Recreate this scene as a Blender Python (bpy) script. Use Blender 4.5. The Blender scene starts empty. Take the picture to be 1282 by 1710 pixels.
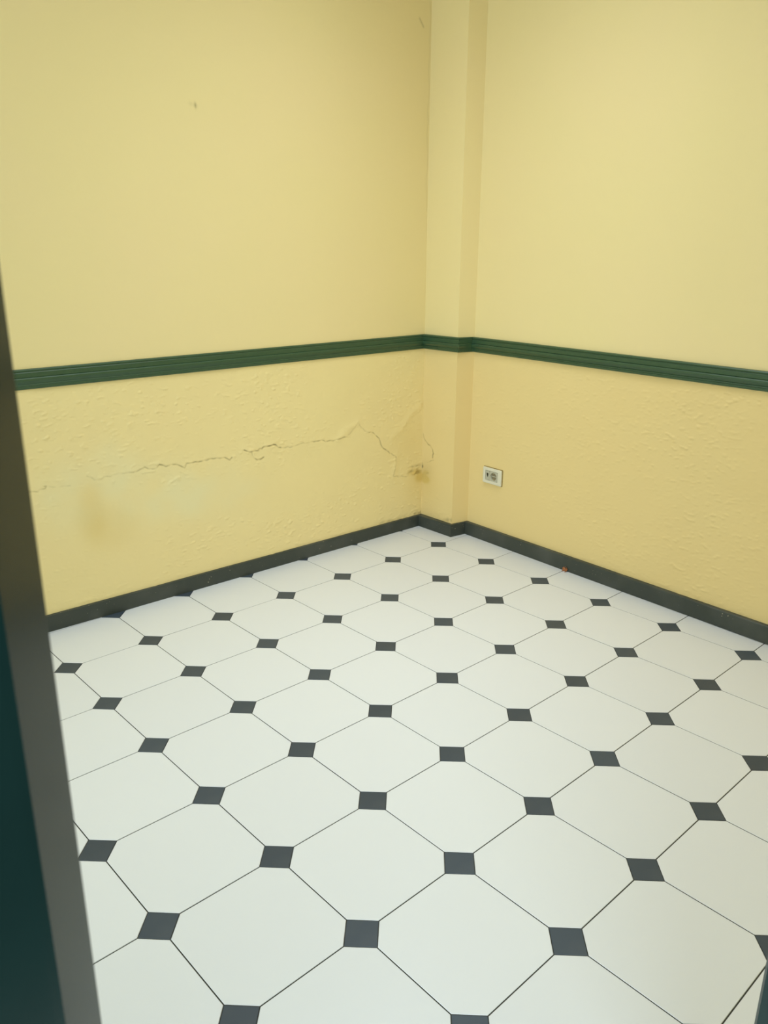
import bpy, bmesh, math, random
import numpy as np
from mathutils import Matrix, Vector

random.seed(4)
rng = np.random.default_rng(7)
scene = bpy.context.scene
COL = scene.collection
P = 0.316                                   # floor tile pitch in metres

# ------------------------------------------------------------------ camera
YAW, PITCH, ROLL = 0.8245, 0.3145, 0.0067
CAM = Vector((-8.8846 * P, -8.3183 * P, 4.488 * P))
fwd = Vector((math.cos(YAW) * math.cos(PITCH), math.sin(YAW) * math.cos(PITCH), -math.sin(PITCH)))
rgt = Vector((math.sin(YAW), -math.cos(YAW), 0))
upv = rgt.cross(fwd)
r2 = rgt * math.cos(ROLL) + upv * math.sin(ROLL)
u2 = upv * math.cos(ROLL) - rgt * math.sin(ROLL)
cd = bpy.data.cameras.new('camera')
cam = bpy.data.objects.new('camera', cd)
COL.objects.link(cam)
cam.matrix_world = Matrix(((r2.x, u2.x, -fwd.x, CAM.x), (r2.y, u2.y, -fwd.y, CAM.y),
                           (r2.z, u2.z, -fwd.z, CAM.z), (0, 0, 0, 1)))
cd.sensor_fit = 'VERTICAL'
cd.sensor_height = 24.0
cd.lens = 24.0 * 1346.9 / 1710.0
cd.clip_start = 0.02
cd.dof.use_dof = True
cd.dof.focus_distance = 3.2
cd.dof.aperture_fstop = 14.0
scene.camera = cam

# ------------------------------------------------------------------ world, lamps, exposure
scene.view_settings.view_transform = 'Standard'
scene.view_settings.look = 'None'
scene.view_settings.gamma = 1.0
scene.view_settings.use_curve_mapping = False
scene.view_settings.exposure = -0.71
world = bpy.data.worlds.new('world')
scene.world = world
world.use_nodes = True
bg = world.node_tree.nodes['Background']
bg.inputs['Color'].default_value = (0.90, 0.96, 1.0, 1)
bg.inputs['Strength'].default_value = 0.04


def area(name, loc, target, sx, sy, power, color):
    ld = bpy.data.lights.new(name, 'AREA')
    ld.shape = 'RECTANGLE'
    ld.size, ld.size_y = sx, sy
    ld.energy = power
    ld.color = color
    o = bpy.data.objects.new(name, ld)
    COL.objects.link(o)
    o.location = loc
    o.rotation_euler = (Vector(target) - Vector(loc)).to_track_quat('-Z', 'Y').to_euler()
    return o


# daylight through the window of the back wall, shop-front daylight that comes in through the open
# doorway from the front room, and four unseen ceiling lamps; three narrow ones added to balance floor and walls
area('window_daylight', (-5.16, -1.2, 1.7), (0, -1.2, 1.6), 1.9, 1.8, 132, (0.69, 0.90, 1.0))
area('shopfront_daylight', (-4.0, -4.6, 1.3), (0, 0, 0.5), 1.8, 1.4, 130, (0.83, 0.97, 1.0))
for lx, ly, lw, spread in ((-0.8, -0.7, 17, 100), (-1.9, -0.7, 6, 100), (-0.9, -1.5, 4.5, 110), (-1.45, -1.0, 7, 180)):
    area('ceiling_fill_lamp', (lx, ly, 3.22), (lx, ly, 0), 0.8, 0.8, lw, (0.84, 0.92, 1.0)).data.spread = math.radians(spread)


# ------------------------------------------------------------------ helpers
def link_mesh(name, verts, faces, mats=(), parent=None, kind=None, midx=None, smooth=False):
    me = bpy.data.meshes.new(name)
    me.from_pydata([tuple(v) for v in verts], [], faces)
    for m in mats:
        me.materials.append(m)
    if midx is not None:
        me.polygons.foreach_set('material_index', midx)
    me.update()
    if smooth:
        me.polygons.foreach_set('use_smooth', [True] * len(me.polygons))
    o = bpy.data.objects.new(name, me)
    COL.objects.link(o)
    if parent is not None:
        o.parent = parent
    if kind:
        o['kind'] = kind
    return o


def bm_obj(name, bm, mat, parent=None, kind=None):
    bmesh.ops.recalc_face_normals(bm, faces=bm.faces[:])
    me = bpy.data.meshes.new(name)
    bm.to_mesh(me)
    bm.free()
    me.materials.append(mat)
    o = bpy.data.objects.new(name, me)
    COL.objects.link(o)
    if parent is not None:
        o.parent = parent
    if kind:
        o['kind'] = kind
    return o


def prism_bm(poly, z0, z1, bm=None):
    """upright prism over a 2D polygon"""
    bm = bm or bmesh.new()
    a = [bm.verts.new((x, y, z0)) for x, y in poly]
    b = [bm.verts.new((x, y, z1)) for x, y in poly]
    n = len(poly)
    bm.faces.new(a[::-1])
    bm.faces.new(b)
    for i in range(n):
        bm.faces.new((a[i], a[(i + 1) % n], b[(i + 1) % n], b[i]))
    return bm


def box_bm(x0, x1, y0, y1, z0, z1, bm=None):
    return prism_bm([(x0, y0), (x1, y0), (x1, y1), (x0, y1)], z0, z1, bm)


# ------------------------------------------------------------------ materials
def new_mat(name):
    m = bpy.data.materials.new(name)
    m.use_nodes = True
    nt = m.node_tree
    return m, nt, nt.nodes['Principled BSDF'], nt.nodes.new, nt.links.new


def mix_rgb(nt, fac, a, b, blend='MIX'):
    n = nt.nodes.new('ShaderNodeMix')
    n.data_type = 'RGBA'
    n.blend_type = blend
    for sock, v in ((n.inputs[0], fac), (n.inputs[6], a), (n.inputs[7], b)):
        if hasattr(v, 'links'):
            nt.links.new(v, sock)
        elif isinstance(v, (int, float)):
            sock.default_value = v
        else:
            sock.default_value = (*v, 1)
    return n.outputs[2]


def wall_paint(name, base, warm, bump=0.25, wear=False, scale=70):
    """distempered plaster: slow hue drift, faint roller grain, and wear read from the mesh"""
    m, nt, b, N, L = new_mat(name)
    co = N('ShaderNodeTexCoord')
    n1 = N('ShaderNodeTexNoise')
    n1.inputs['Scale'].default_value = 1.6
    n1.inputs['Detail'].default_value = 3
    L(co.outputs['Object'], n1.inputs['Vector'])
    r = N('ShaderNodeMapRange')
    r.inputs[1].default_value = 0.35
    r.inputs[2].default_value = 0.65
    L(n1.outputs['Fac'], r.inputs[0])
    c = mix_rgb(nt, r.outputs[0], base, warm)
    if wear:
        at = N('ShaderNodeVertexColor')
        at.layer_name = 'wear'
        sp = N('ShaderNodeSeparateColor')
        L(at.outputs['Color'], sp.inputs[0])
        c = mix_rgb(nt, sp.outputs[1], c, (0.83, 0.73, 0.41))       # pale, rubbed paint
        c = mix_rgb(nt, sp.outputs[2], c, (0.70, 0.50, 0.15))      # damp stain
        c = mix_rgb(nt, sp.outputs[0], c, (0.16, 0.115, 0.035))     # dirt in the cracks
    L(c, b.inputs['Base Color'])
    n2 = N('ShaderNodeTexNoise')
    n2.inputs['Scale'].default_value = scale
    n2.inputs['Detail'].default_value = 4
    L(co.outputs['Object'], n2.inputs['Vector'])
    bp = N('ShaderNodeBump')
    bp.inputs['Strength'].default_value = bump
    bp.inputs['Distance'].default_value = 0.002
    L(n2.outputs['Fac'], bp.inputs['Height'])
    L(bp.outputs[0], b.inputs['Normal'])
    b.inputs['Roughness'].default_value = 0.62
    b.inputs['Specular IOR Level'].default_value = 0.3
    return m


def glaze(name, col, rough, var=0.04, spec=0.5, dust=0.0, specks=False):
    m, nt, b, N, L = new_mat(name)
    oi = N('ShaderNodeObjectInfo')
    co = N('ShaderNodeTexCoord')
    n1 = N('ShaderNodeTexNoise')
    n1.inputs['Scale'].default_value = 5
    n1.inputs['Detail'].default_value = 5
    L(co.outputs['Object'], n1.inputs['Vector'])
    hs = N('ShaderNodeHueSaturation')
    mr = N('ShaderNodeMapRange')
    mr.inputs[3].default_value = 1 - var
    mr.inputs[4].default_value = 1 + var
    L(oi.outputs['Random'], mr.inputs[0])
    L(mr.outputs[0], hs.inputs['Value'])
    hs.inputs['Color'].default_value = (*col, 1)
    r = N('ShaderNodeMapRange')
    r.inputs[1].default_value = 0.5
    r.inputs[2].default_value = 0.8
    r.inputs[3].default_value = 0
    r.inputs[4].default_value = dust
    L(n1.outputs['Fac'], r.inputs[0])
    L(mix_rgb(nt, r.outputs[0], hs.outputs[0], (0.42, 0.40, 0.35)), b.inputs['Base Color'])
    rr = N('ShaderNodeMapRange')
    rr.inputs[3].default_value = rough - 0.06
    rr.inputs[4].default_value = rough + 0.06
    L(n1.outputs['Fac'], rr.inputs[0])
    L(rr.outputs[0], b.inputs['Roughness'])
    b.inputs['Specular IOR Level'].default_value = spec
    if specks:
        n3 = N('ShaderNodeTexNoise')
        n3.inputs['Scale'].default_value = 130
        n3.inputs['Detail'].default_value = 1
        L(co.outputs['Object'], n3.inputs['Vector'])
        r3 = N('ShaderNodeMapRange')
        r3.inputs[1].default_value = 0.765
        r3.inputs[2].default_value = 0.80
        L(n3.outputs['Fac'], r3.inputs[0])
        src = b.inputs['Base Color'].links[0].from_socket
        L(mix_rgb(nt, r3.outputs[0], src, (0.45, 0.41, 0.28)), b.inputs['Base Color'])
    return m


def plain(name, col, rough=0.5, spec=0.5, grain=0.0, scale=120):
    m, nt, b, N, L = new_mat(name)
    co = N('ShaderNodeTexCoord')
    n1 = N('ShaderNodeTexNoise')
    n1.inputs['Scale'].default_value = scale
    n1.inputs['Detail'].default_value = 4
    L(co.outputs['Object'], n1.inputs['Vector'])
    L(mix_rgb(nt, n1.outputs['Fac'], [v * (1 - grain) for v in col], [v * (1 + grain) for v in col]),
      b.inputs['Base Color'])
    b.inputs['Roughness'].default_value = rough
    b.inputs['Specular IOR Level'].default_value = spec
    return m


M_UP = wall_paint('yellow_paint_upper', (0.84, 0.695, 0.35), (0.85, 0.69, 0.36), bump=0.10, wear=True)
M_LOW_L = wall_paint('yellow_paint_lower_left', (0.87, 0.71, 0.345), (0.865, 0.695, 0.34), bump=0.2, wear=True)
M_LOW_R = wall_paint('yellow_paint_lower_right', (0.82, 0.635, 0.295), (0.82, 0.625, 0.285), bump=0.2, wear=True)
M_PLAIN_WALL = wall_paint('yellow_paint_plain', (0.84, 0.695, 0.35), (0.85, 0.69, 0.36), bump=0.10)
M_CEIL = plain('white_ceiling_paint', (0.56, 0.55, 0.50), 0.8, 0.2, 0.02)
M_TILE = glaze('white_tile_glaze', (0.75, 0.765, 0.80), 0.36, 0.012, 0.5)
M_INSET = glaze('black_tile_glaze', (0.041, 0.060, 0.086), 0.46, 0.12, 0.5, 0.06)
M_GROUT = plain('dark_grout', (0.050, 0.048, 0.040), 0.9, 0.2, 0.35, 90)
M_BASE = glaze('black_baseboard_paint', (0.042, 0.050, 0.041), 0.45, 0.0, 0.45, 0.10, specks=True)
M_RAIL = plain('green_gloss_paint', (0.038, 0.085, 0.040), 0.38, 0.5, 0.12, 40)
M_JAMB = plain('dark_green_gloss_paint', (0.008, 0.028, 0.025), 0.2, 0.5, 0.15, 25)
M_IVORY = plain('ivory_plastic', (0.74, 0.70, 0.56), 0.4, 0.5, 0.02)
M_GREYPL = plain('grey_insert_plastic', (0.50, 0.475, 0.37), 0.45, 0.5, 0.04)
M_WELL = plain('brown_socket_well', (0.26, 0.215, 0.13), 0.5, 0.4, 0.05)
M_DARKPL = plain('dark_socket_hole', (0.03, 0.028, 0.02), 0.6, 0.3)
M_METAL = plain('dull_brass', (0.45, 0.38, 0.22), 0.45, 0.5)
M_PVC = plain('white_window_frame', (0.75, 0.75, 0.72), 0.4, 0.5, 0.02)
M_LEAF = plain('orange_brown_leaf', (0.36, 0.135, 0.05), 0.7, 0.3, 0.35, 300)

# ------------------------------------------------------------------ room plan (metres)
def pt(x, y):
    return Vector((x * P, y * P))


C1 = pt(0.49, 0.89)              # left wall meets the pillar face
C2 = pt(0.45, 0.139)             # pillar's outer edge
C3 = pt(0.75, 0.064)             # pillar side meets the right wall
DL = Vector((-1.0, 0.02726)).normalized()       # along the left wall, away from the corner
DR = Vector((-0.0525, -1.0)).normalized()       # along the right wall, away from the corner
NL = Vector((-DL.y, DL.x))
NL = NL if NL.y < 0 else -NL
NR = Vector((-1.0, 0.0525)).normalized()
LEN_L, LEN_R = 5.3, 4.6
FAR_L, FAR_R = C1 + DL * LEN_L, C3 + DR * LEN_R
H_CEIL = 3.25
DADO = 0.965
YH, YR = CAM.y + 0.20, CAM.y + 0.26             # door wall: hall face and room face
XB = -5.0                                      # back wall, room face

# ------------------------------------------------------------------ relief of the plaster
def blur(a, sy, sx):
    fy = np.fft.fftfreq(a.shape[0])[:, None]
    fx = np.fft.fftfreq(a.shape[1])[None, :]
    k = np.exp(-2 * np.pi ** 2 * ((fy * sy) ** 2 + (fx * sx) ** 2))
    b = np.real(np.fft.ifft2(np.fft.fft2(a) * k))
    return (b - b.mean()) / (b.std() + 1e-9)


def stipple(nz, ns, res, amp, patch=True):
    """flecked roller plaster: sparse raised flecks on a gently uneven ground"""
    n = blur(rng.standard_normal((nz, ns)), 0.0030 / res, 0.0066 / res)
    h = np.clip(n - 0.70, 0, 1.8) * amp - np.clip(-n - 1.3, 0, 2) * amp * 0.5
    if patch:
        w = blur(rng.standard_normal((nz, ns)), 0.08 / res, 0.11 / res)
        h *= np.clip(0.85 + 0.35 * w, 0.25, 1.5)
    h += blur(rng.standard_normal((nz, ns)), 0.05 / res, 0.07 / res) * 0.0006
    return h


def seg_dist(S, Z, line):
    best = np.full(S.shape, 9.0)
    side = np.zeros(S.shape)
    for (a0, b0), (a1, b1) in zip(line[:-1], line[1:]):
        dx, dz = a1 - a0, b1 - b0
        l2 = dx * dx + dz * dz
        t = np.clip(((S - a0) * dx + (Z - b0) * dz) / l2, 0, 1)
        px, pz = a0 + t * dx, b0 + t * dz
        d = np.hypot(S - px, Z - pz)
        m = d < best
        best[m] = d[m]
        side[m] = (Z - pz)[m]
    return best, side


def blob(S, Z, s, z, rs, rz, soft=2.0):
    return np.exp(-(((S - s) / rs) ** 2 + ((Z - z) / rz) ** 2) ** (soft / 2))


# cracks, as (distance from the corner, height) in metres, with depth of colour
CRACKS = [
    (0.45, [(1.593, .5691), (1.565, .575), (1.542, .582), (1.5265, .5717), (1.493, .5681), (1.480, .5824)]),
    (0.60, [(1.480, .5824), (1.452, .5701), (1.406, .570), (1.383, .5583), (1.368, .5491), (1.358, .5677),
            (1.304, .5643), (1.254, .5676), (1.217, .5672), (1.179, .5634), (1.154, .5478), (1.143, .5576)]),
    (0.75, [(1.080, .5805), (1.054, .5682), (1.013, .5678), (.965, .5806)]),
    (0.95, [(.985, .5775), (.965, .5806), (.930, .5838), (.8885, .563)]),
    (0.80, [(1.0407, .5626), (1.0325, .5375), (1.0154, .5264), (.9808, .5328)]),
    (0.32, [(.8885, .563), (.839, .5554), (.780, .565), (.705, .5627)]),
    (0.55, [(.705, .5627), (.660, .5635), (.625, .553), (.590, .5495), (.5425, .5554), (.510, .5572)]),
    (0.25, [(.510, .5572), (.478, .5783), (.4367, .6179), (.3955, .5734), (.364, .560)]),
    (0.65, [(.364, .560), (.3364, .5521), (.302, .5206), (.2844, .4777), (.249, .4493), (.186, .4051)]),
    (0.30, [(.186, .4051), (.1855, .3662), (.2028, .3064), (.111, .2872)]),
    (0.45, [(1.9975, .5654), (1.981, .5636), (1.964, .559), (1.957, .5649), (1.936, .5668), (1.932, .5747), (1.9385, .5746)]),
    (0.18, [(1.9216, .5714), (1.845, .5609)]),
    (0.20, [(1.777, .5859), (1.7495, .5659), (1.673, .5714), (1.593, .5691)]),
]
RIDGES = [[(.0264, .6532), (.09, .6133), (.1523, .5467), (.2144, .5147)],
          [(.4367, .6179), (.518, .5839), (.558, .5576)], [(.186, .4051), (.1855, .3662), (.2028, .3064)]]
PILLAR_CRACKS = [(0.65, [(.0044, .5018), (.0099, .4837), (.0218, .4701), (.0451, .4519), (.0597, .449)]),
                 (0.95, [(.0597, .449), (.0781, .4312), (.0852, .4124), (.0813, .3869)]),
                 (0.35, [(.0881, .3769), (.0548, .360), (.0402, .3559)])]


def rough_line(line, step=0.012, jit=0.0035):
    out = [line[0]]
    for (a0, b0), (a1, b1) in zip(line[:-1], line[1:]):
        n = max(1, int(math.hypot(a1 - a0, b1 - b0) / step))
        for k in range(1, n + 1):
            t = k / n
            j = jit if k < n else 0
            out.append((a0 + (a1 - a0) * t + random.uniform(-j, j) * .5, b0 + (b1 - b0) * t + random.uniform(-j, j)))
    return out


def cracked(S, Z, h, wear, cracks, ridges):
    for strength, line in cracks:
        rl = rough_line(line)
        d, side = seg_dist(S, Z, rl)
        vary = 0.40 + 0.60 * np.sin(S * 61 + Z * 37) * np.sin(S * 143 + 1.3)
        wear[..., 0] = np.maximum(wear[..., 0], 0.95 * strength * np.exp(-(d / 0.0026) ** 2) * np.clip(vary + 0.25, 0.10, 1))
        h += -0.0022 * strength * np.exp(-(d / 0.0034) ** 2)
        lip = np.exp(-d / 0.018) * strength
        h += np.where(side > 0, 0.0040, 0.0010) * lip * (0.6 + 0.4 * np.sin(S * 47 + 2))
    for line in ridges:
        d, side = seg_dist(S, Z, line)
        h += 0.0024 * np.exp(-(d / 0.018) ** 2)


def relief_band(origin, dirv, nrm, s0, s1, z0, z1, res, amp, deco=None):
    ns, nz = int((s1 - s0) / res) + 1, int((z1 - z0) / res) + 1
    s = np.linspace(s0, s1, ns)
    z = np.linspace(z0, z1, nz)
    S, Z = np.meshgrid(s, z)
    h = stipple(nz, ns, res, amp)
    wear = np.zeros((nz, ns, 4))
    wear[..., 3] = 1
    if deco:
        deco(S, Z, h, wear)
    edge = np.minimum(np.clip((S - s0) / 0.01, 0, 1), np.clip((s1 - S) / 0.01, 0, 1))
    h = h * edge
    X = origin.x + dirv.x * S + nrm.x * h
    Y = origin.y + dirv.y * S + nrm.y * h
    co = np.stack([X, Y, Z], -1).reshape(-1, 3)
    i = np.arange(nz - 1)[:, None] * ns + np.arange(ns - 1)[None, :]
    q = np.stack([i, i + 1, i + 1 + ns, i + ns], -1).reshape(-1, 4)
    return co, q, wear.reshape(-1, 4)


def build_wall(name, pieces, extra, mats, facing):
    """pieces: relief bands (co, quads, wear, slot); extra: plain quads as 4 corner points, slot"""
    cos, qs, ws, mi = [], [], [], []
    off = 0
    for co, q, w, slot in pieces:
        cos.append(co); qs.append(q + off); ws.append(w); mi += [slot] * len(q)
        off += len(co)
    for quad, slot in extra:
        cos.append(np.array(quad, float)); qs.append(np.arange(4)[None, :] + off)
        ws.append(np.tile([0, 0, 0, 1.0], (4, 1))); mi.append(slot)
        off += 4
    co = np.concatenate(cos); q = np.concatenate(qs); w = np.concatenate(ws)
    me = bpy.data.meshes.new(name)
    me.vertices.add(len(co))
    me.vertices.foreach_set('co', co.astype(np.float32).ravel())
    me.loops.add(len(q) * 4)
    me.loops.foreach_set('vertex_index', q.astype(np.int32).ravel())
    me.polygons.add(len(q))
    me.polygons.foreach_set('loop_start', np.arange(0, len(q) * 4, 4, dtype=np.int32))
    me.polygons.foreach_set('material_index', np.array(mi, np.int32))
    me.polygons.foreach_set('use_smooth', np.ones(len(q), bool))
    me.update(calc_edges=True)
    ca = me.color_attributes.new('wear', 'FLOAT_COLOR', 'POINT')
    ca.data.foreach_set('color', w.astype(np.float32).ravel())
    for m in mats:
        me.materials.append(m)
    me.validate()
    if me.polygons[0].normal.dot(Vector((facing.x, facing.y, 0))) < 0:
        me.flip_normals()
    o = bpy.data.objects.new(name, me)
    COL.objects.link(o)
    o['kind'] = 'structure'
    return o


def slab(o, d, n, s0, s1, z0, z1, depth):
    """the body of a wall behind its face: back, top, bottom and two ends"""
    a, b = o + d * s0, o + d * s1
    a2, b2 = a - n * depth, b - n * depth
    v = lambda p, z: (p.x, p.y, z)
    return [([v(a2, z0), v(b2, z0), v(b2, z1), v(a2, z1)], 0), ([v(a, z1), v(b, z1), v(b2, z1), v(a2, z1)], 0),
            ([v(a, z0), v(b, z0), v(b2, z0), v(a2, z0)], 0), ([v(a, z0), v(a2, z0), v(a2, z1), v(a, z1)], 0),
            ([v(b, z0), v(b2, z0), v(b2, z1), v(b, z1)], 0)]


def deco_left(S, Z, h, wear):
    h *= 1 - 0.75 * np.clip(blob(S, Z, 1.70, .40, .26, .16, 4) + blob(S, Z, 1.25, .40, .3, .10, 4), 0, 1)
    cracked(S, Z, h, wear, CRACKS, RIDGES)
    n = blur(rng.standard_normal(S.shape), 9, 9)
    pale = 0.75 * blob(S, Z, 1.50, .46, .20, .13, 3) + 0.55 * blob(S, Z, 1.83, .52, .16, .15, 3) \
        + 0.55 * blob(S, Z, 1.66, .60, .10, .10, 3) + .35 * blob(S, Z, 1.2, .42, .22, .16, 3)
    wear[..., 1] = np.clip(pale * (0.8 + 0.25 * n), 0, 0.9)
    yel = 0.30 * blob(S, Z, 1.775, .43, .060, .12, 3) + 0.20 * blob(S, Z, 1.70, .36, .10, .09, 3)
    yel += 0.22 * blob(S, Z, 0.10, .48, .12, .12, 2)
    # damp spot in the corner
    m = blur(rng.standard_normal(S.shape), 1.6, 2.4)
    spot = blob(S, Z, 0.052, .303, .045, .016, 3)
    wear[..., 0] = np.maximum(wear[..., 0], np.clip(spot * (0.24 + 0.20 * m), 0, .5))
    wear[..., 0] = np.maximum(wear[..., 0], np.clip(blob(S, Z, .05, .336, .04, .006, 2) * (0.25 + .2 * m), 0, .5))
    yel += 0.6 * spot + 0.75 * blob(S, Z, 0.012, .272, .035, .030, 3) + 0.30 * blob(S, Z, .03, .25, .09, .10, 2)
    wear[..., 2] = np.clip(yel, 0, .9)
    # grime line just above the baseboard near the corner
    wear[..., 0] = np.maximum(wear[..., 0], np.clip(.22 * np.exp(-((Z - .068) / .012) ** 2) * np.exp(-S / .25) * (1 + m), 0, .4))
    # broken edge of plaster on the damp spot
    h += -0.003 * spot * (m > 0.4)


def deco_pillar(S, Z, h, wear):
    cracked(S, Z, h, wear, PILLAR_CRACKS, [])
    m = blur(rng.standard_normal(S.shape), 1.6, 2.4)
    hole = np.maximum(blob(S, Z, .004, .326, .0042, .011, 3), 0.5 * blob(S, Z, .002, .340, .003, .008, 2))
    spot = blob(S, Z, .036, .300, .020, .012, 3)
    wear[..., 0] = np.maximum(wear[..., 0], np.clip(spot * (0.26 + .20 * m), 0, .5))
    wear[..., 0] = np.maximum(wear[..., 0], hole)
    wear[..., 0] = np.maximum(wear[..., 0], .12 * blob(S, Z, .03, .31, .055, .05, 2))
    wear[..., 2] = np.clip(0.5 * spot + 0.95 * blob(S, Z, .026, .262, .036, .022, 4) + .55 * blob(S, Z, .012, .282, .02, .02, 3)
                           + 0.25 * blob(S, Z, .04, .25, .07, .10, 2), 0, .9)
    h += -0.006 * hole
    wear[..., 0] = np.maximum(wear[..., 0], np.clip(.20 * np.exp(-((Z - .075) / .02) ** 2) * np.exp(-(.237 - S) / .06) * (1 + m), 0, .4))


def deco_left_upper(S, Z, h, wear):
    h *= 0.30
    for s, z, rs, rz, k in ((1.2182, 1.928, .005, .009, .60), (1.236, 1.931, .010, .007, .12)):
        wear[..., 0] = np.maximum(wear[..., 0], k * blob(S, Z, s, z, rs, rz, 2))
    d, _ = seg_dist(S, Z, [(.0735, 2.399), (.0486, 2.370)])
    wear[..., 0] = np.maximum(wear[..., 0], .35 * np.exp(-(d / .004) ** 2))
    # ragged brush edge in the corner
    ln = [(0.004, 1.6)]
    while ln[-1][1] < 2.7:
        ln.append((random.uniform(.002, .014), ln[-1][1] + random.uniform(.03, .09)))
    d, _ = seg_dist(S, Z, ln)
    wear[..., 0] = np.maximum(wear[..., 0], .10 * np.exp(-(d / .004) ** 2))


def deco_right(S, Z, h, wear):
    # the roller texture is coarser towards the door end of the wall
    h *= 0.35 + 0.85 * np.clip((S - 0.1) / 0.9, 0, 1)


def deco_upper(S, Z, h, wear):
    h *= 0.25


RES = 0.0032
lw = [relief_band(C1, DL, NL, 0.0, 2.15, 0.0, DADO, RES, 0.0009, deco_left) + (1,),
      relief_band(C1, DL, NL, 0.0, 2.15, DADO, 2.60, 0.0055, 0.00055, deco_left_upper) + (0,)]


def vq(a, b, z0, z1):
    return [(a.x, a.y, z0), (b.x, b.y, z0), (b.x, b.y, z1), (a.x, a.y, z1)]


wall_left = build_wall('wall_left', lw, [(vq(C1 + DL * 2.15, FAR_L, 0, DADO), 1), (vq(C1 + DL * 2.15, FAR_L, DADO, H_CEIL), 0),
                                         (vq(C1, C1 + DL * 2.15, 2.60, H_CEIL), 0)]
                       + slab(C1, DL, NL, -0.35, LEN_L, 0, H_CEIL, 0.12), [M_UP, M_LOW_L], NL)
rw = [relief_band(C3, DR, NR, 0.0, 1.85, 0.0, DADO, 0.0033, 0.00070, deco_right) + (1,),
      relief_band(C3, DR, NR, 0.0, 1.85, DADO, 2.60, 0.008, 0.00055, deco_upper) + (0,)]
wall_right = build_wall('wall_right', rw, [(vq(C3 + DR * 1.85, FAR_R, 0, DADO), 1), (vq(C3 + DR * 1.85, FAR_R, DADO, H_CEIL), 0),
                                           (vq(C3, C3 + DR * 1.85, 2.60, H_CEIL), 0)]
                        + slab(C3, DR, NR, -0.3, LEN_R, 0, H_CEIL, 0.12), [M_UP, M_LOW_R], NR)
DP = (C2 - C1).normalized()
NP = Vector((DP.y, -DP.x))
NP = NP if NP.x < 0 else -NP
LP = (C2 - C1).length
DS = (C3 - C2).normalized()
NS = Vector((DS.y, -DS.x))
NS = NS if NS.y < 0 else -NS
LS = (C3 - C2).length
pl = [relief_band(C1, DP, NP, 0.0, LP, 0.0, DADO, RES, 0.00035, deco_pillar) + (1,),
      relief_band(C1, DP, NP, 0.0, LP, DADO, H_CEIL, 0.008, 0.00055, deco_upper) + (0,)]
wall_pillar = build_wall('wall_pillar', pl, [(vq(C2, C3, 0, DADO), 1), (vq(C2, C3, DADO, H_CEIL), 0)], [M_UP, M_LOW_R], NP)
# the pillar's side is a second patch; its normals must face the door
me = wall_pillar.data

# ------------------------------------------------------------------ unseen sides of the room
bm = bmesh.new()
YW0, YW1, ZW0, ZW1 = -2.15, -0.25, 0.80, 2.60
box_bm(XB - .14, XB, YH, YW0, 0, H_CEIL, bm)
box_bm(XB - .14, XB, YW1, 0.75, 0, H_CEIL, bm)
box_bm(XB - .14, XB, YW0, YW1, 0, ZW0, bm)
box_bm(XB - .14, XB, YW0, YW1, ZW1, H_CEIL, bm)
bm_obj('wall_back', bm, M_PLAIN_WALL, kind='structure')
bm = bmesh.new()
for a in ((YW0, YW0 + .05, ZW0, ZW1), (YW1 - .05, YW1, ZW0, ZW1), ((YW0 + YW1) / 2 - .03, (YW0 + YW1) / 2 + .03, ZW0, ZW1),
          (YW0, YW1, ZW0, ZW0 + .05), (YW0, YW1, ZW1 - .05, ZW1)):
    box_bm(XB - .10, XB - .05, *a, bm)
bm_obj('window_1', bm, M_PVC, kind='structure')

bm = box_bm(XB - .14, 0.6, YH - .0, 0.75, H_CEIL, H_CEIL + .12)
bm_obj('ceiling', bm, M_CEIL, kind='structure')

# door wall with the doorway the photograph was taken through
XJ0, XJ1 = CAM.x + 0.0551, CAM.x + 0.9255
HEAD = 2.06
XRW = lambda y: (C3 + DR * ((C3.y - y) / -DR.y)).x
bm = bmesh.new()
box_bm(XB - .14, XJ0 - 0.085, YH + .004, YR - .004, 0, H_CEIL, bm)
box_bm(XJ1 + 0.085, 0.45, YH + .004, YR - .004, 0, H_CEIL, bm)
box_bm(XJ0 - 0.085, XJ1 + 0.085, YH + .004, YR - .004, HEAD + .085, H_CEIL, bm)
bm_obj('wall_front', bm, M_PLAIN_WALL, kind='structure')
door = bpy.data.objects.new('door_1', None)
COL.objects.link(door)
door['kind'] = 'structure'
door.location = ((XJ0 + XJ1) / 2, YH, 0)


def jamb(sec, z1):
    bm = prism_bm([(x - door.location.x, y - door.location.y) for x, y in sec], 0, z1)
    return bm_obj('jamb', bm, M_JAMB, door)


xl = XJ0
# hall face, moulded shoulder, rounded arris, lining, room face (left jamb)
jamb([(xl - .09, YH), (xl - .0030, YH - .0002), (xl, YH), (xl + .0154, YH + .0152), (xl + .0158, YH + .017), (xl + .0156, YH + .022),
      (xl + .0135, YR - .004), (xl + .009, YR + .004), (xl - .09, YR + .004)], HEAD)
xr = XJ1
jamb([(xr + .09, YH), (xr + .004, YH), (xr + .0015, YH + .003), (xr + .0015, YH + .020), (xr + .007, YH + .024), (xr + .007, YR - .020),
      (xr, YR - .016), (xr, YR - .002), (xr + .004, YR + .002), (xr + .09, YR + .004)], HEAD)
bm = box_bm(XJ0 - .09 - door.location.x, XJ1 + .09 - door.location.x, 0, YR + .004 - YH, HEAD, HEAD + .09)
bm_obj('door_head', bm, M_JAMB, door)

# ------------------------------------------------------------------ floor: grout bed, octagonal white tiles, black inset tiles
Y_FLOOR0 = YH - 1.1
bm = prism_bm([(XB, Y_FLOOR0), (0.62, Y_FLOOR0), (0.62, 0.62), (XB, 0.62)], -0.05, -0.0012)
floor_o = bm_obj('floor', bm, M_GROUT, kind='structure')


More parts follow.
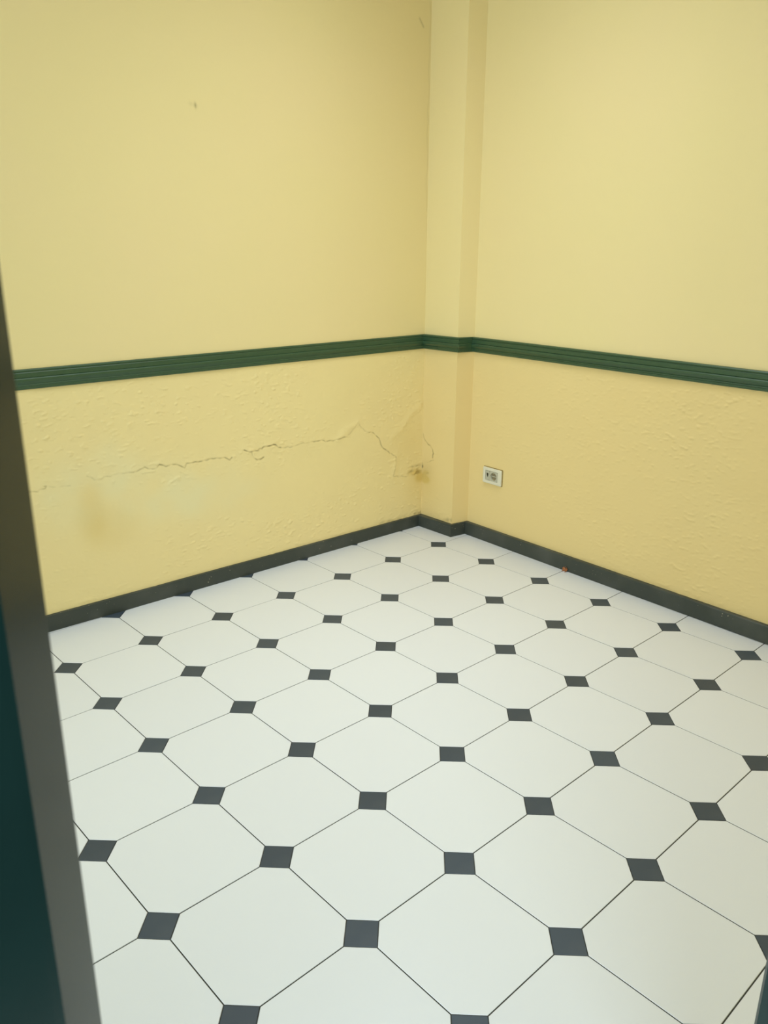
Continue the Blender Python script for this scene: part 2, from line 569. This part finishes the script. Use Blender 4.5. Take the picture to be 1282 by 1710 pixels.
def clip(poly, p, n):
    """keep the side of the line through p towards n"""
    out = []
    for k in range(len(poly)):
        a, b = poly[k], poly[(k + 1) % len(poly)]
        da = (a[0] - p.x) * n.x + (a[1] - p.y) * n.y
        db = (b[0] - p.x) * n.x + (b[1] - p.y) * n.y
        if da >= 0:
            out.append(a)
        if da * db < 0:
            t = da / (da - db)
            out.append((a[0] + (b[0] - a[0]) * t, a[1] + (b[1] - a[1]) * t))
    return out


CLIPS = [(C1, NL), (C3, NR), (Vector((XB, 0)), Vector((1, 0))), (Vector((0, Y_FLOOR0)), Vector((0, 1)))]


def tile_mesh(name, poly, mat, thick=0.008, bev=0.0009):
    n = len(poly)
    c = Vector((sum(p[0] for p in poly) / n, sum(p[1] for p in poly) / n))
    v, f = [], []
    for z, sh in ((-thick, 0), (-bev, 0), (0.0, bev)):
        for p in poly:
            d = Vector((p[0] - c.x, p[1] - c.y))
            d = d * (1 - sh / max(d.length, 1e-4))
            v.append((c.x + d.x, c.y + d.y, z))
    for r in (0, 1):
        for k in range(n):
            a, b = r * n + k, r * n + (k + 1) % n
            f.append((a, b, b + n, a + n))
    f.append(tuple(range(2 * n, 3 * n)))
    me = bpy.data.meshes.new(name)
    me.from_pydata(v, [], f)
    me.materials.append(mat)
    me.update()
    return me


G = 0.0014                                   # half a joint
HD = 0.160 * P                               # half diagonal of an inset
k = P / 2 - G
c = P / 2 - HD - G * 0.4
OCT = [(k, -c), (k, c), (c, k), (-c, k), (-k, c), (-k, -c), (-c, -k), (c, -k)]
d = HD - G * 0.55
DIA = [(d, 0), (0, d), (-d, 0), (0, -d)]
me_tile = tile_mesh('tile', OCT, M_TILE)
me_inset = tile_mesh('inset_tile', DIA, M_INSET)


def lay(name, poly, me, mat, x, y):
    pl = [(a + x, b + y) for a, b in poly]
    full = pl
    for p, n in CLIPS:
        full = clip(full, p, n)
        if len(full) < 3:
            return
    area2 = abs(sum(a[0] * b[1] - b[0] * a[1] for a, b in zip(full, full[1:] + full[:1])))
    if area2 < 1e-5:
        return
    if len(full) == len(pl) and all(abs(a[0] - b[0]) + abs(a[1] - b[1]) < 1e-9 for a, b in zip(full, pl)):
        m = me
    else:
        m = tile_mesh(name, [(a - x, b - y) for a, b in full], mat)
    o = bpy.data.objects.new(name, m)
    COL.objects.link(o)
    o.parent = floor_o
    o.location = (x, y, random.uniform(-0.0003, 0.0))
    o.rotation_euler = (random.uniform(-.0006, .0006), random.uniform(-.0006, .0006), 0)


for i in range(-2, 13):
    for j in range(-3, 13):
        lay('tile', OCT, me_tile, M_TILE, -(j - .5) * P, -(i - .5) * P)
        lay('inset_tile', DIA, me_inset, M_INSET, -j * P, -i * P)

# ------------------------------------------------------------------ baseboards and dado rail, run along the walls with mitred corners
def run(name, prof, backs, fronts, mat, z_of):
    """prof: (depth 0..1, height) closed; backs/fronts: plan points of the wall line and of the front line at each end"""
    v, f = [], []
    n = len(prof)
    for (b, fr, s) in zip(backs, fronts, z_of):
        for dd, z in prof:
            q = b + (fr - b) * dd
            v.append((q.x, q.y, z + s))
    m = len(backs)
    for e in range(m - 1):
        for a in range(n):
            f.append((e * n + a, e * n + (a + 1) % n, (e + 1) * n + (a + 1) % n, (e + 1) * n + a))
    f.append(tuple(range(n)))
    f.append(tuple(range((m - 1) * n, m * n))[::-1])
    bm = bmesh.new()
    bv = [bm.verts.new(p) for p in v]
    for q in f:
        bm.faces.new([bv[t] for t in q])
    return bm_obj(name, bm, mat, kind='structure')


def split_path(b0, b1, f0, f1, step):
    n = max(1, int((b1 - b0).length / step))
    return [b0.lerp(b1, t / n) for t in range(n + 1)], [f0.lerp(f1, t / n) for t in range(n + 1)]


# baseboard: front line as measured at the floor
F1, F2, F3 = pt(0.404, 0.856), pt(0.396, 0.104), pt(0.6917, 0.057)
FL = F1 + DL * LEN_L
FR = F3 + DR * (LEN_R - .0)
BB = [(0, -.004), (1, -.004), (1, .060), (.96, .0645), (.85, .0665), (0, .0675)]


def wavy(n, a, seed):
    r = random.Random(seed)
    return [r.uniform(-a, a) for _ in range(n)]


for nm, b0, b1, f0, f1, st, za, zb in (('baseboard_left', C1, FAR_L, F1, FL, .12, -.006, .0015),
                                       ('baseboard_corner', C1, C2, F1, F2, .08, -.006, -.001),
                                       ('baseboard_pillar', C2, C3, F2, F3, .08, -.001, .001),
                                       ('baseboard_right', C3, FAR_R, F3, FR, .12, .001, .0085)):
    bb, ff = split_path(b0, b1, f0, f1, st)
    n = len(bb)
    zz = [za + (zb - za) * min(1, t / (n - 1) * (1 if n < 8 else 2.2)) for t in range(n)]
    w = wavy(n, .0009, nm)
    w[0] = w[-1] = 0
    ff = [p + (p - q).normalized() * x * .7 for p, q, x in zip(ff, bb, w)]
    run(nm, BB, bb, ff, M_BASE, zz)

# dado rail
R1, R2, R3 = pt(0.418, 0.856), pt(0.405, 0.072), pt(0.692, 0.072)
RL = R1 + DL * LEN_L
RR = R3 + DR * LEN_R
RP = [(0, 0), (.50, 0), (.64, .003), (.66, .0085), (.60, .0105), (.70, .0122), (.74, .0140), (.68, .0160), (.60, .0178), (.72, .0195),
      (.80, .0220), (.92, .0262), (1.0, .031), (.97, .0365), (.82, .0395), (.62, .0410), (.74, .0425), (.74, .0580), (.62, .0602),
      (.64, .0625), (.78, .0640), (.78, .0670), (.62, .0705), (0, .0715)]
for nm, b0, b1, f0, f1, za, zb in (('trim_1', C1, FAR_L, R1, RL, .9435, .936), ('trim_2', C1, C2, R1, R2, .9435, .9465),
                                   ('trim_3', C2, C3, R2, R3, .9465, .9445), ('trim_4', C3, FAR_R, R3, RR, .9445, .942)):
    bb, ff = split_path(b0, b1, f0, f1, .5)
    n = len(bb)
    run(nm, RP, bb, ff, M_RAIL, [za + (zb - za) * min(1, (t / max(1, n - 1)) * (2.0 if n > 3 else 1)) for t in range(n)])

# ------------------------------------------------------------------ wall socket
SO = C3 + DR * 0.167
root = bpy.data.objects.new('power_socket', None)
COL.objects.link(root)
root['label'] = 'ivory rectangular power socket plate low on the right-hand wall'
root['category'] = 'socket'
root.matrix_world = Matrix(((DR.x, -DR.y, 0, SO.x), (DR.y, DR.x, 0, SO.y), (0, 0, 1, 0.347), (0, 0, 0, 1)))
# local axes: x along the wall, z up, -y into the room


def frame_bm(w, h, iw, ih, y0, y1, rad=0.004, cx=0.0):
    """rectangular plate with a rectangular opening, softened outer edge"""
    bm = bmesh.new()
    def rr(w, h, r, cx, y):
        pts = []
        for qx, qz, a0 in ((1, 1, 0), (-1, 1, 90), (-1, -1, 180), (1, -1, 270)):
            for s in range(4):
                a = math.radians(a0 + 30 * s)
                pts.append(bm.verts.new((cx + qx * (w / 2 - r) + r * math.cos(a), y, qz * (h / 2 - r) + r * math.sin(a))))
        return pts
    rings = [rr(w, h, rad, 0, y0), rr(w, h, rad, 0, y1 + .0025), rr(w - .003, h - .003, rad, 0, y1 + .0005),
             rr(w - .007, h - .007, rad, 0, y1), rr(iw + .003, ih + .003, .002, cx, y1), rr(iw, ih, .002, cx, y1 + .0015), rr(iw, ih, .002, cx, y0)]
    for a, b in zip(rings[:-1], rings[1:]):
        for k in range(len(a)):
            bm.faces.new((a[k], a[(k + 1) % len(a)], b[(k + 1) % len(b)], b[k]))
    return bm


IX = -0.0035
bm_obj('plate', frame_bm(.122, .080, .082, .050, 0.002, -.0120, cx=IX), M_IVORY, root)
# added edging round the plate: rim shadow and gap dirt put into its colour
bm_obj('rim_shadow_edging', frame_bm(.1275, .0855, .082, .050, 0.003, -.0045, cx=IX), plain('shaded_grimy_edge', (0.30, 0.22, 0.075), .8, .2, .3, 200), root)


def square_with_hole(cx, w, h, r, y, depth, nseg=32):
    bm = bmesh.new()
    out, inn, low = [], [], []
    for k in range(nseg):
        a = 2 * math.pi * k / nseg
        ca, sa = math.cos(a), math.sin(a)
        s = 1 / max(abs(ca) / (w / 2), abs(sa) / (h / 2))
        out.append(bm.verts.new((cx + ca * s, y, sa * s)))
        inn.append(bm.verts.new((cx + ca * r, y, sa * r)))
        low.append(bm.verts.new((cx + ca * r * .97, y + depth, sa * r * .97)))
    back = [bm.verts.new((v.co.x, 0.001, v.co.z)) for v in out]
    for k in range(nseg):
        j = (k + 1) % nseg
        bm.faces.new((out[k], out[j], inn[j], inn[k]))
        bm.faces.new((inn[k], inn[j], low[j], low[k]))
        bm.faces.new((out[k], out[j], back[j], back[k]))
    return bm


MX, ML = IX + .0135, IX - .0265
bm_obj('socket_module', square_with_hole(MX, .0520, .0485, .0200, -.0108, .0080), M_GREYPL, root)
bm = bmesh.new()
bmesh.ops.create_circle(bm, cap_ends=True, radius=.0196, segments=32, matrix=Matrix.Translation((MX, -.0030, 0)) @ Matrix.Rotation(math.pi / 2, 4, 'X'))
well = bm_obj('socket_well', bm, M_WELL, root)
for s in (-1, 1):
    bm = bmesh.new()
    bmesh.ops.create_cone(bm, cap_ends=True, radius1=.0031, radius2=.0031, depth=.0012, segments=14,
                          matrix=Matrix.Translation((MX + s * .0095, -.0033, 0)) @ Matrix.Rotation(math.pi / 2, 4, 'X'))
    bm_obj('pin_hole', bm, M_DARKPL, well)
    bm = box_bm(MX - .003, MX + .003, -.0085, -.0025, min(s * .0150, s * .0190), max(s * .0150, s * .0190))
    bm_obj('earth_clip', bm, M_METAL, well)
bm = box_bm(MX - .0185, MX + .0185, -.0050, -.0026, -.0022, .0022)
bm_obj('centre_bar', bm, M_GREYPL, well)
bm = box_bm(ML - .0125, ML + .0125, -.0108, .001, -.0242, .0242)
bmesh.ops.bevel(bm, geom=bm.edges[:], offset=.0008, segments=2, affect='EDGES')
mod = bm_obj('blank_module', bm, M_GREYPL, root)
bm = bmesh.new()
tri = [(-.0062, .0125), (.0048, .0125), (.0050, .002), (.0022, -.0075), (-.0008, -.0075), (-.0045, .002)]
fr = [bm.verts.new((ML + .001 + x, -.0113, z)) for x, z in tri]
bk = [bm.verts.new((ML + .001 + x, -.0102, z)) for x, z in tri]
bm.faces.new(fr)
for q in range(6):
    bm.faces.new((fr[q], fr[(q + 1) % 6], bk[(q + 1) % 6], bk[q]))
bm_obj('keyed_slot', bm, M_DARKPL, mod)

# ------------------------------------------------------------------ dry scrap at the foot of the right baseboard
lf = Vector((0.178, -0.640))
v, f = [], []
NU, NV = 9, 7
for a in range(NU):
    for b in range(NV):
        u, t = a / (NU - 1) - .5, b / (NV - 1)
        wd = 0.026 * (math.sin(math.pi * (0.12 + .80 * t)) ** .7) * (1 + .25 * math.sin(9 * t + 2))
        x = u * wd + .004 * math.sin(5 * t)
        z = t * .020 + .0025 * math.sin(u * 9 + t * 4) * t
        y = .011 * t - .012 * (u * 2) ** 2 * (1 - t * .5) + .0022 * math.sin(u * 14 + 3 * t)
        v.append((x, y, z + .0006))
for a in range(NU - 1):
    for b in range(NV - 1):
        q = a * NV + b
        f.append((q, q + NV, q + NV + 1, q + 1))
leaf = link_mesh('dry_leaf', v, f, [M_LEAF], smooth=True)
sm = leaf.modifiers.new('thickness', 'SOLIDIFY')
sm.thickness = .0007
leaf.matrix_world = Matrix(((DR.x, -DR.y, 0, lf.x), (DR.y, DR.x, 0, lf.y), (0, 0, 1, 0.0), (0, 0, 0, 1)))
leaf['label'] = 'small curled orange-brown dry scrap on the floor against the right black baseboard'
leaf['category'] = 'leaf'
